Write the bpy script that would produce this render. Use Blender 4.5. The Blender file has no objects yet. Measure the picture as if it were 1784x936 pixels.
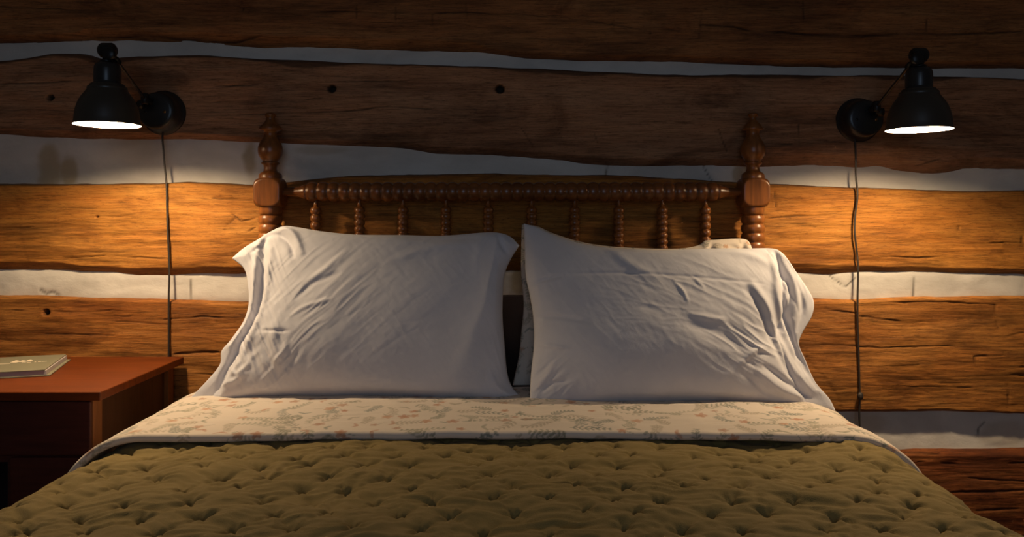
import bpy, math, random
import numpy as np

random.seed(7)
RNG = np.random.RandomState(11)
F = 1350.0          # focal length in pixels of the 1784 px wide frame
CX, CY = 892.0, 380.0
EYE = 1.06
SC = bpy.context.scene
COL = SC.collection

# ------------------------------------------------------------------ helpers
def wx(px, d): return (px - CX) / F * d
def wz(py, d): return EYE - (py - CY) / F * d
def on_plane(px, py, z):
    d = (EYE - z) * F / (py - CY)
    return (wx(px, d), d)

def hashv(ix, iy, seed):
    n = (ix.astype(np.int64) * 374761393 + iy.astype(np.int64) * 668265263 + seed * 974634777) & 0xffffffff
    n = ((n ^ (n >> 13)) * 1274126177) & 0xffffffff
    n = n ^ (n >> 16)
    return (n & 0xffff) / 65535.0

def vnoise(x, y, seed=0):
    x = np.asarray(x, float); y = np.asarray(y, float)
    ix = np.floor(x); iy = np.floor(y)
    fx = x - ix; fy = y - iy
    fx = fx * fx * fx * (fx * (fx * 6 - 15) + 10); fy = fy * fy * fy * (fy * (fy * 6 - 15) + 10)
    a = hashv(ix, iy, seed); b = hashv(ix + 1, iy, seed)
    c = hashv(ix, iy + 1, seed); d = hashv(ix + 1, iy + 1, seed)
    return (a * (1 - fx) + b * fx) * (1 - fy) + (c * (1 - fx) + d * fx) * fy - 0.5

def fbm(x, y, seed=0, oct=4, gain=0.5):
    s = 0; a = 1.0
    for k in range(oct):
        s = s + a * vnoise(x * 2 ** k + 17.3 * k, y * 2 ** k + 5.1 * k, seed + k * 31)
        a *= gain
    return s

def sstep(t):
    t = np.clip(t, 0, 1)
    return t * t * (3 - 2 * t)

def seg_dist(X, Z, pts):
    """distance to a polyline and the position along it 0..1"""
    best = np.full(X.shape, 1e9); par = np.zeros(X.shape)
    n = len(pts) - 1
    for k in range(n):
        (ax, az), (bx, bz) = pts[k], pts[k + 1]
        dx, dz = bx - ax, bz - az
        L = dx * dx + dz * dz + 1e-12
        t = np.clip(((X - ax) * dx + (Z - az) * dz) / L, 0, 1)
        dd = np.hypot(X - ax - t * dx, Z - az - t * dz)
        m = dd < best
        best = np.where(m, dd, best); par = np.where(m, (k + t) / n, par)
    return best, par

def mesh_np(name, co, faces, mat=None, parent=None, attrs=None, smooth=True):
    me = bpy.data.meshes.new(name)
    co = np.asarray(co, dtype=np.float32); faces = np.asarray(faces, dtype=np.int32)
    me.vertices.add(len(co)); me.vertices.foreach_set('co', co.ravel())
    k = faces.shape[1]
    me.loops.add(faces.size); me.loops.foreach_set('vertex_index', faces.ravel())
    me.polygons.add(len(faces))
    me.polygons.foreach_set('loop_start', np.arange(0, faces.size, k, dtype=np.int32))
    me.polygons.foreach_set('use_smooth', np.full(len(faces), smooth))
    me.update(calc_edges=True); me.validate()
    if attrs:
        for an, av in attrs.items():
            av = np.asarray(av, dtype=np.float32)
            if av.ndim == 1:
                a = me.attributes.new(an, 'FLOAT', 'POINT'); a.data.foreach_set('value', av)
            else:
                a = me.attributes.new(an, 'FLOAT_COLOR', 'POINT')
                c = np.ones((len(av), 4), np.float32); c[:, :3] = av
                a.data.foreach_set('color', c.ravel())
    o = bpy.data.objects.new(name, me); COL.objects.link(o)
    if mat: me.materials.append(mat)
    if parent: o.parent = parent
    return o

def grid_faces(nr, nc, wrap_c=False, wrap_r=False, flip=False):
    r = np.arange(nr if wrap_r else nr - 1); c = np.arange(nc if wrap_c else nc - 1)
    R, Cc = np.meshgrid(r, c, indexing='ij')
    R2 = (R + 1) % nr; C2 = (Cc + 1) % nc
    f = np.stack([R * nc + Cc, R * nc + C2, R2 * nc + C2, R2 * nc + Cc], -1).reshape(-1, 4)
    return f[:, ::-1] if flip else f

def grid_obj(name, X, Y, Z, mat, parent=None, attrs=None, flip=False, wrap_c=False):
    co = np.stack([X, Y, Z], -1).reshape(-1, 3)
    at = {k: (v.reshape(-1) if v.ndim == 2 else v.reshape(-1, 3)) for k, v in (attrs or {}).items()}
    return mesh_np(name, co, grid_faces(X.shape[0], X.shape[1], wrap_c=wrap_c, flip=flip), mat, parent, at)

def lathe_arrays(prof, seg=48, clip=None):
    """prof: list of (r, t). returns co along +Z and faces; clip = half size of a square the section is cut to"""
    P = np.array(prof, float)
    th = np.linspace(0, 2 * math.pi, seg, endpoint=False) + math.pi / seg
    R, T = np.meshgrid(P[:, 0], th, indexing='ij')
    if clip is not None:
        q = clip / np.maximum(np.abs(np.cos(T)), np.abs(np.sin(T)))
        R = np.minimum(R, q)
    X = R * np.cos(T); Y = R * np.sin(T); Z = np.repeat(P[:, 1][:, None], seg, 1)
    co = np.stack([X, Y, Z], -1).reshape(-1, 3)
    return co, grid_faces(len(P), seg, wrap_c=True)

def lathe(name, prof, mat, parent=None, loc=(0, 0, 0), axis='Z', seg=48, clip=None, smooth=True):
    co, f = lathe_arrays(prof, seg, clip)
    if axis == 'X': co = co[:, [2, 0, 1]]
    if axis == '-Y': co = np.stack([co[:, 0], -co[:, 2], co[:, 1]], -1)
    co = co + np.array(loc)
    return mesh_np(name, co, f, mat, parent, smooth=smooth)

def tube_arrays(pts, rad, seg=12):
    P = np.array(pts, float); n = len(P)
    rr = np.full(n, rad) if np.isscalar(rad) else np.array(rad)
    T = np.gradient(P, axis=0); T /= np.linalg.norm(T, axis=1)[:, None]
    up = np.array([0, 1, 0.0]) if abs(T[0][1]) < 0.9 else np.array([1.0, 0, 0])
    co = []
    for i in range(n):
        a = np.cross(T[i], up); a /= np.linalg.norm(a); b = np.cross(T[i], a)
        for k in range(seg):
            t = 2 * math.pi * k / seg
            co.append(P[i] + rr[i] * (a * math.cos(t) + b * math.sin(t)))
    return np.array(co), grid_faces(n, seg, wrap_c=True)

def smooth_path(pts, n=60):
    """Catmull-Rom resample"""
    P = np.array(pts, float)
    P = np.vstack([2 * P[0] - P[1], P, 2 * P[-1] - P[-2]])
    out = []
    m = len(P) - 3
    for u in np.linspace(0, m - 1e-6, n):
        i = int(u); t = u - i
        p0, p1, p2, p3 = P[i:i + 4]
        out.append(0.5 * ((2 * p1) + (-p0 + p2) * t + (2 * p0 - 5 * p1 + 4 * p2 - p3) * t ** 2 + (-p0 + 3 * p1 - 3 * p2 + p3) * t ** 3))
    return np.array(out)

def merge(parts):
    co = []; fs = []; off = 0
    for c, f in parts:
        co.append(c); fs.append(f + off); off += len(c)
    return np.vstack(co), np.vstack(fs)

def box(name, lo, hi, mat, parent=None, bevel=0.002, rotz=0, seg=2):
    (x0, y0, z0), (x1, y1, z1) = lo, hi
    co = [(x, y, z) for x in (x0, x1) for y in (y0, y1) for z in (z0, z1)]
    f = [(0, 1, 3, 2), (4, 6, 7, 5), (0, 4, 5, 1), (2, 3, 7, 6), (0, 2, 6, 4), (1, 5, 7, 3)]
    o = mesh_np(name, co, f, mat, parent, smooth=False)
    if bevel:
        b = o.modifiers.new('Bevel', 'BEVEL'); b.width = bevel; b.segments = seg; b.harden_normals = False
    return o

def empty(name, loc, label, cat, group=None):
    o = bpy.data.objects.new(name, None); COL.objects.link(o)
    o.location = loc; o.empty_display_size = 0.05
    tag(o, label, cat, group)
    return o

def tag(o, label, cat, group=None):
    o['label'] = label; o['category'] = cat
    if group: o['group'] = group

def keep(o, parent):
    """parent without moving: meshes are written in world space, the empty sits at the thing's base"""
    o.parent = parent
    o.matrix_parent_inverse = parent_matrix(parent).inverted()

def parent_matrix(p):
    from mathutils import Matrix
    m = Matrix.Translation(p.location)
    while p.parent:
        p = p.parent; m = Matrix.Translation(p.location) @ m
    return m

# ------------------------------------------------------------------ materials
def new_mat(name):
    m = bpy.data.materials.new(name); m.use_nodes = True
    nt = m.node_tree; nt.nodes.clear()
    out = nt.nodes.new('ShaderNodeOutputMaterial'); b = nt.nodes.new('ShaderNodeBsdfPrincipled')
    nt.links.new(b.outputs[0], out.inputs[0])
    return m, nt, b

class NB:
    def __init__(s, nt): s.nt = nt
    def n(s, t, **kw):
        nd = s.nt.nodes.new(t)
        for k, v in kw.items():
            if k == 'inp':
                for a, b in v.items():
                    if hasattr(b, 'is_output'): s.nt.links.new(b, nd.inputs[a])
                    else: nd.inputs[a].default_value = b
            else: setattr(nd, k, v)
        return nd
    def coord(s, scale=(1, 1, 1), loc=(0, 0, 0)):
        tc = s.n('ShaderNodeTexCoord')
        mp = s.n('ShaderNodeMapping', inp={'Vector': tc.outputs['Object']})
        mp.inputs['Scale'].default_value = scale; mp.inputs['Location'].default_value = loc
        return mp.outputs[0]
    def noise(s, vec, scale, detail=4, rough=0.55, dist=0.0):
        return s.n('ShaderNodeTexNoise', inp={'Vector': vec, 'Scale': scale, 'Detail': detail, 'Roughness': rough, 'Distortion': dist}).outputs['Fac']
    def ramp(s, fac, stops):
        r = s.n('ShaderNodeValToRGB', inp={'Fac': fac})
        e = r.color_ramp.elements
        while len(e) < len(stops): e.new(0.5)
        for k, (p, c) in enumerate(stops):
            e[k].position = p; e[k].color = (*c, 1) if len(c) == 3 else c
        return r.outputs['Color']
    def mix(s, fac, a, b, blend='MIX'):
        m = s.n('ShaderNodeMix', data_type='RGBA', blend_type=blend)
        for i, v in ((0, fac), (6, a), (7, b)):
            if hasattr(v, 'is_output'): s.nt.links.new(v, m.inputs[i])
            else: m.inputs[i].default_value = v if i == 0 else (*v, 1)
        return m.outputs[2]
    def math(s, op, a, b=0.0):
        m = s.n('ShaderNodeMath', operation=op)
        for i, v in ((0, a), (1, b)):
            if hasattr(v, 'is_output'): s.nt.links.new(v, m.inputs[i])
            else: m.inputs[i].default_value = v
        return m.outputs[0]
    def attr(s, name): return s.n('ShaderNodeAttribute', attribute_name=name)
    def bump(s, h, strength, dist=0.002, normal=None):
        b = s.n('ShaderNodeBump', inp={'Height': h, 'Strength': strength, 'Distance': dist})
        if normal: s.nt.links.new(normal, b.inputs['Normal'])
        return b.outputs[0]

def log_mat(name, dark, mid, light, seed, rough=0.72):
    m, nt, b = new_mat(name); k = NB(nt)
    v1 = k.coord((1.2, 1, 14), (seed * 3.1, 0, seed)); v2 = k.coord((5, 1, 110), (seed, 0, 0)); v3 = k.coord((2.0, 1, 4.5), (seed * 2, 0, 3))
    g1 = k.noise(v1, 1.0, 6, 0.62, 0.6); g2 = k.noise(v2, 1.0, 5, 0.65, 0.3); g3 = k.noise(v3, 1.0, 3, 0.5, 0.8)
    s = k.math('ADD', k.math('MULTIPLY', g1, 0.5), k.math('MULTIPLY', g2, 0.3))
    s = k.math('ADD', s, k.math('MULTIPLY', g3, 0.3))
    c = k.ramp(s, [(0.40, dark), (0.53, mid), (0.68, light)])
    # short dark streaks of open grain
    st = k.noise(k.coord((9, 1, 160), (seed, 0, 9)), 1.0, 3, 0.6, 0.2)
    stm = k.ramp(st, [(0.30, (0.4, 0.4, 0.4)), (0.44, (1, 1, 1))])
    c = k.mix(0.5, c, stm, 'MULTIPLY')
    # fine fibres and a few weathered, smoky blotches
    fb = k.noise(k.coord((14, 1, 330), (seed, 0, 4)), 1.0, 6, 0.75, 0.8)
    c = k.mix(0.85, c, k.ramp(fb, [(0.36, (0.45, 0.42, 0.40)), (0.50, (1, 1, 1)), (0.66, (1.25, 1.2, 1.15))]), 'MULTIPLY')
    pores = k.noise(k.coord((60, 1, 420), (seed, 0, 2)), 1.0, 3, 0.7)
    c = k.mix(0.6, c, k.ramp(pores, [(0.33, (0.35, 0.33, 0.3)), (0.43, (1, 1, 1))]), 'MULTIPLY')
    bl = k.noise(k.coord((2.6, 1, 8), (seed * 5, 0, 8)), 1.0, 5, 0.7, 1.2)
    c = k.mix(0.75, c, k.ramp(bl, [(0.34, (0.42, 0.36, 0.32)), (0.52, (1, 1, 1))]), 'MULTIPLY')
    warm = k.noise(k.coord((3.1, 1, 11), (seed * 2.7, 0, 1)), 1.0, 3, 0.5, 0.6)
    c = k.mix(0.5, c, k.ramp(warm, [(0.4, (1.05, 0.86, 0.7)), (0.6, (1.1, 1.08, 1.05))]), 'MULTIPLY')
    dn = k.math('MULTIPLY', k.attr('darkening').outputs['Fac'], 1.0)
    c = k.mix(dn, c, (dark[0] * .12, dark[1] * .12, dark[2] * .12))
    nt.links.new(c, b.inputs['Base Color'])
    b.inputs['Roughness'].default_value = rough
    b.inputs['Specular IOR Level'].default_value = 0.25
    h = k.math('ADD', k.math('MULTIPLY', g2, 1.0), k.math('MULTIPLY', st, 0.8))
    h = k.math('ADD', h, k.math('MULTIPLY', g1, 1.5))
    h = k.math('ADD', h, k.math('MULTIPLY', fb, 1.1))
    h = k.math('ADD', h, k.math('MULTIPLY', pores, .5))
    nt.links.new(k.bump(h, 0.5, 0.003), b.inputs['Normal'])
    return m

def plaster_mat():
    m, nt, b = new_mat('chinking_plaster'); k = NB(nt)
    n1 = k.noise(k.coord((3, 1, 6)), 1.2, 6, 0.6, 0.4); n2 = k.noise(k.coord((40, 1, 70)), 1.0, 5, 0.65)
    c = k.ramp(n1, [(0.35, (0.55, 0.51, 0.46)), (0.6, (0.69, 0.645, 0.585))])
    c = k.mix(k.attr('stain').outputs['Fac'], c, (0.36, 0.27, 0.15))
    c = k.mix(k.attr('darkening').outputs['Fac'], c, (0.05, 0.035, 0.02))
    nt.links.new(c, b.inputs['Base Color'])
    b.inputs['Roughness'].default_value = 0.85
    nt.links.new(k.bump(k.math('ADD', n1, k.math('MULTIPLY', n2, .35)), 0.5, 0.006), b.inputs['Normal'])
    return m

def turned_wood(name, dark, light, rough=0.32, axis='Z'):
    m, nt, b = new_mat(name); k = NB(nt)
    sc = (60, 60, 5) if axis == 'Z' else (5, 60, 60)
    g = k.noise(k.coord(sc), 1.0, 5, 0.6, 0.5); g2 = k.noise(k.coord((9, 9, 9)), 1.0, 3)
    s = k.math('ADD', k.math('MULTIPLY', g, .7), k.math('MULTIPLY', g2, .3))
    c = k.ramp(s, [(0.36, dark), (0.64, light)])
    nt.links.new(c, b.inputs['Base Color'])
    b.inputs['Roughness'].default_value = rough
    nt.links.new(k.bump(g, 0.15, 0.001), b.inputs['Normal'])
    return m

def cabinet_wood(name, dark, light, rough=0.38, sc=(6, 60, 60)):
    m, nt, b = new_mat(name); k = NB(nt)
    g = k.noise(k.coord(sc), 1.0, 6, 0.6, 0.8); g2 = k.noise(k.coord((2.5, 9, 2.5)), 1.0, 3)
    s = k.math('ADD', k.math('MULTIPLY', g, .6), k.math('MULTIPLY', g2, .4))
    nt.links.new(k.ramp(s, [(0.36, dark), (0.62, light)]), b.inputs['Base Color'])
    b.inputs['Roughness'].default_value = rough; b.inputs['Specular IOR Level'].default_value = 0.25
    nt.links.new(k.bump(g, 0.08, 0.001), b.inputs['Normal'])
    return m

def cloth_mat(name, col, rough=0.9, weave=900, bump=0.12, sheen=0.25, attr=None, tint=None):
    m, nt, b = new_mat(name); k = NB(nt)
    n = k.noise(k.coord((weave, weave, weave)), 1.0, 2); n2 = k.noise(k.coord((14, 14, 14)), 1.0, 4)
    if attr:
        c = k.attr(attr).outputs['Color']
    else:
        c = k.mix(n2, tuple(v * .9 for v in col), tuple(min(1, v * 1.06) for v in col))
    if tint:
        c = k.mix(k.attr('stitch').outputs['Fac'], c, tint)
    nt.links.new(c, b.inputs['Base Color'])
    b.inputs['Roughness'].default_value = rough
    b.inputs['Specular IOR Level'].default_value = 0.15
    b.inputs['Sheen Weight'].default_value = sheen
    b.inputs['Sheen Roughness'].default_value = 0.5
    nt.links.new(k.bump(k.math('ADD', n, k.math('MULTIPLY', n2, 2.0)), bump, 0.003), b.inputs['Normal'])
    return m

def plain(name, col, rough=0.5, metal=0.0, spec=0.5):
    m, nt, b = new_mat(name); k = NB(nt)
    n = k.noise(k.coord((30, 30, 30)), 1.0, 3)
    nt.links.new(k.mix(n, tuple(v * .9 for v in col), tuple(v * 1.05 for v in col)), b.inputs['Base Color'])
    b.inputs['Roughness'].default_value = rough; b.inputs['Metallic'].default_value = metal
    b.inputs['Specular IOR Level'].default_value = spec
    return m

def emit_mat(name, col, s):
    m = bpy.data.materials.new(name); m.use_nodes = True; nt = m.node_tree; nt.nodes.clear()
    out = nt.nodes.new('ShaderNodeOutputMaterial'); e = nt.nodes.new('ShaderNodeEmission')
    e.inputs[0].default_value = (*col, 1); e.inputs[1].default_value = s
    nt.links.new(e.outputs[0], out.inputs[0]); return m

M_PLASTER = plaster_mat()
M_POST = turned_wood('stained_turned_wood', (0.12, 0.036, 0.007), (0.28, 0.095, 0.020))
M_RAIL = turned_wood('stained_turned_rail', (0.10, 0.030, 0.007), (0.24, 0.080, 0.018), 0.3, 'X')
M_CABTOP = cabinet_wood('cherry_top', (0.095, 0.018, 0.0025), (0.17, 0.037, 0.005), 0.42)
M_CABSIDE = cabinet_wood('cherry_side_lit', (0.15, 0.050, 0.010), (0.24, 0.082, 0.017), 0.5, (60, 60, 6))  # side wood brightened to stand in for lamplight on the stile
M_CABPANEL = cabinet_wood('cherry_panel_shaded', (0.05, 0.018, 0.005), (0.085, 0.032, 0.009), 0.55, (60, 60, 6))  # darker copy of the side wood, shade painted into the inset panel
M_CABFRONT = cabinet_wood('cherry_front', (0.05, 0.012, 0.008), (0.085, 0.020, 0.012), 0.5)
M_CABIN = plain('cabinet_inside', (0.02, 0.008, 0.006), 0.8)
M_BLACK = plain('black_enamel', (0.012, 0.013, 0.015), 0.33, 0.0, 0.5)
M_BLACK2 = plain('black_metal_satin', (0.010, 0.010, 0.011), 0.4, 0.3, 0.5)
M_SHADE = plain('bronze_black_enamel', (0.034, 0.029, 0.023), 0.42, 0.0, 0.5)
M_BRASS = plain('aged_brass', (0.30, 0.17, 0.07), 0.35, 1.0)
M_INNER = plain('white_shade_lining', (0.86, 0.85, 0.86), 0.6)
M_BULB = emit_mat('frosted_bulb', (1.0, 0.93, 0.86), 22.0)
M_CORD = plain('black_cord', (0.022, 0.015, 0.011), 0.6)
M_SHEET = cloth_mat('white_pillow_cotton', (0.665, 0.65, 0.685), 0.9, 700, 0.16, 0.15)
M_SHEET2 = cloth_mat('white_fitted_cotton', (0.78, 0.78, 0.80), 0.9, 700, 0.1, 0.1)
M_QUILT = cloth_mat('olive_quilt_cotton', (0.25, 0.178, 0.062), 0.9, 500, 0.25, 0.06, None, (0.30, 0.25, 0.14))
M_FLORAL = cloth_mat('floral_cotton', (1, 1, 1), 0.9, 700, 0.12, 0.15, 'print')
M_FLOOR = cabinet_wood('floor_boards', (0.05, 0.025, 0.012), (0.11, 0.055, 0.025), 0.5, (2, 14, 14))

# ------------------------------------------------------------------ wall of logs
D_FACE, D_CHINK, D_EDGE = 2.30, 2.338, 2.335
XL, XR = -2.5, 2.5

def curve(pts, d=D_EDGE):
    """traced boundary -> height as a function of x on the wall"""
    xs = np.array([wx(p[0], d) for p in pts]); zs = np.array([wz(p[1], d) for p in pts])
    def f(x):
        base = np.interp(x, xs, zs)
        lo = base; s = 0.02
        base = (np.interp(x - s, xs, zs) + 2 * base + np.interp(x + s, xs, zs)) / 4
        return base + 0.0022 * fbm(x * 14, x * 0 + zs[0] * 9, 5, 4)
    return f

c_Ab = curve([(-400, 78), (0, 75), (140, 76), (165, 78), (240, 76), (350, 78), (450, 86), (520, 86), (600, 88), (830, 93), (870, 97), (930, 105), (1000, 107), (1184, 109), (1400, 118), (1560, 119), (1784, 121), (2200, 124)])
c_Bt = curve([(-400, 106), (0, 105), (50, 100), (95, 92), (150, 92), (180, 102), (220, 98), (350, 95), (450, 101), (600, 107), (850, 115), (1000, 122), (1200, 130), (1300, 128), (1400, 130), (1560, 130), (1640, 132), (1784, 137), (2200, 140)])
c_Bb = curve([(-400, 236), (0, 238), (80, 243), (150, 246), (240, 246), (330, 245), (450, 252), (600, 255), (700, 259), (760, 269), (850, 273), (950, 279), (1010, 288), (1080, 292), (1190, 291), (1290, 293), (1450, 293), (1540, 295), (1580, 302), (1610, 306), (1640, 302), (1680, 296), (1784, 297), (2200, 300)])
c_Ct = curve([(-400, 321), (0, 320), (180, 320), (300, 318), (330, 316), (440, 320), (505, 314), (600, 305), (720, 302), (850, 300), (1000, 302), (1090, 304), (1200, 310), (1290, 315), (1345, 319), (1440, 324), (1540, 327), (1680, 332), (1784, 331), (2200, 333)])
c_Cb = curve([(-400, 472), (0, 472), (120, 474), (180, 478), (240, 485), (280, 487), (330, 482), (380, 478), (500, 477), (900, 472), (1300, 475), (1400, 476), (1500, 480), (1784, 481), (2200, 483)])
c_Dt = curve([(-400, 512), (0, 513), (80, 513), (200, 516), (300, 520), (430, 524), (900, 516), (1410, 517), (1480, 520), (1560, 515), (1784, 511), (2200, 511)])
c_Db = curve([(-400, 715), (0, 718), (400, 720), (900, 722), (1460, 720), (1600, 718), (1784, 722), (2200, 724)])
c_Et = curve([(-400, 775), (0, 778), (900, 778), (1500, 780), (1560, 781), (1600, 778), (1784, 779), (2200, 781)])
def flat(z, s):
    return lambda x: z + 0.006 * fbm(x * 2.2, x * 0, s, 3)

CRACKS = {
 'A': [([(420, 12), (600, 20), (700, 23), (810, 22), (980, 28), (1070, 43), (1135, 55)], 2.2), ([(1150, 49), (1184, 53)], 4), ([(1220, 43), (1280, 47), (1320, 57), (1360, 55), (1400, 60), (1500, 62), (1600, 58), (1650, 60), (1784, 54)], 4),
       ([(-50, 8), (120, 16), (330, 21)], 2), ([(140, 62), (250, 60), (330, 66), (400, 70), (455, 62)], 5), ([(420, 0), (425, 24)], 2), ([(490, 0), (493, 30)], 3), ([(565, 0), (567, 22)], 2.5), ([(620, 5), (621, 35)], 2.5),
       ([(690, 0), (689, 40)], 2), ([(753, 25), (754, 46)], 2), ([(812, 0), (813, 32)], 2.5), ([(976, 0), (978, 30)], 2), ([(1070, 0), (1069, 50)], 3), ([(1136, 20), (1134, 58)], 3), ([(1225, 0), (1218, 66)], 2.5),
       ([(1400, 0), (1402, 52)], 2), ([(1615, 30), (1612, 75)], 2), ([(1340, 18), (1357, 12)], 4)],
 'B': [([(400, 200), (500, 197), (600, 193), (680, 185), (830, 196)], 2.4), ([(1349, 203), (1382, 203), (1426, 200)], 5), ([(1426, 204), (1530, 205), (1700, 203), (1784, 200)], 1.8),
       ([(908, 222), (925, 248), (930, 262)], 2), ([(970, 222), (985, 255)], 1.6), ([(1030, 220), (1042, 250)], 1.8), ([(1100, 200), (1165, 235)], 1.8), ([(1252, 225), (1268, 270)], 2), ([(1392, 215), (1394, 262)], 2),
       ([(30, 190), (200, 196)], 1.8), ([(340, 178), (470, 176), (560, 170)], 2.2), ([(370, 150), (450, 147)], 2), ([(600, 140), (710, 143)], 2), ([(1350, 250), (1380, 250)], 2.5), ([(1240, 190), (1240, 210)], 2),
       ([(1690, 240), (1720, 270)], 2), ([(1640, 275), (1600, 288)], 3), ([(740, 172), (800, 180), (830, 192)], 3), ([(0, 146), (150, 140)], 2)],
 'C': [([(1340, 381), (1390, 376), (1440, 376)], 2.4), ([(1349, 328), (1353, 362)], 2), ([(1680, 426), (1784, 422)], 2.6), ([(1672, 395), (1670, 432)], 3.0), ([(1780, 410), (1783, 440)], 3),
       ([(240, 347), (258, 350)], 2.5), ([(200, 446), (250, 449), (300, 452)], 2.2), ([(405, 372), (420, 386), (446, 380)], 2.6), ([(425, 408), (445, 396)], 2.6), ([(400, 390), (412, 378)], 2.2), ([(430, 420), (410, 430)], 2.2), ([(0, 398), (60, 396)], 2), ([(370, 345), (440, 350)], 2.2), ([(390, 335), (430, 340)], 2),
       ([(120, 450), (180, 446)], 2), ([(330, 445), (440, 448)], 1.8), ([(1500, 446), (1600, 450), (1640, 448)], 2.2), ([(1150, 340), (1152, 380)], 2), ([(1100, 420), (1290, 415)], 2), ([(620, 372), (760, 376)], 2)],
 'D': [([(20, 540), (120, 544), (200, 541)], 2.4), ([(285, 557), (350, 552), (440, 556)], 2.6), ([(305, 617), (380, 614)], 4), ([(60, 582), (200, 584)], 2), ([(200, 560), (300, 566)], 1.8), ([(330, 575), (420, 572)], 1.8), ([(310, 650), (380, 655)], 2),
       ([(1412, 545), (1450, 541), (1490, 545)], 2.6), ([(1500, 552), (1570, 560)], 2.6), ([(1520, 528), (1640, 526), (1740, 532)], 2.4), ([(1735, 533), (1740, 572), (1736, 592)], 3.5), ([(1736, 590), (1784, 580)], 4), ([(1698, 641), (1697, 622), (1747, 620)], 3),
       ([(1698, 641), (1730, 645)], 2.5), ([(1745, 612), (1748, 641), (1790, 640)], 3.5), ([(1750, 655), (1790, 655)], 5), ([(1754, 656), (1758, 710)], 4), ([(1430, 600), (1540, 606), (1660, 602)], 2), ([(1480, 640), (1600, 636)], 2), ([(1560, 672), (1700, 676)], 1.8)],
 'E': [([(1600, 806), (1700, 812), (1790, 808)], 3.5), ([(1640, 860), (1784, 855)], 4), ([(1700, 890), (1790, 886)], 3), ([(1560, 790), (1640, 795)], 3), ([(1690, 835), (1790, 840)], 2.5)],
}
HOLES = {'B': [(87, 170, 6), (577, 154, 7.2), (871, 155, 7.6)], 'D': [(80, 545, 6)], 'A': [], 'C': [(170, 378, 2.5)], 'E': []}
BAND_TOP = {'B': 0.018, 'C': 0.004}

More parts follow.
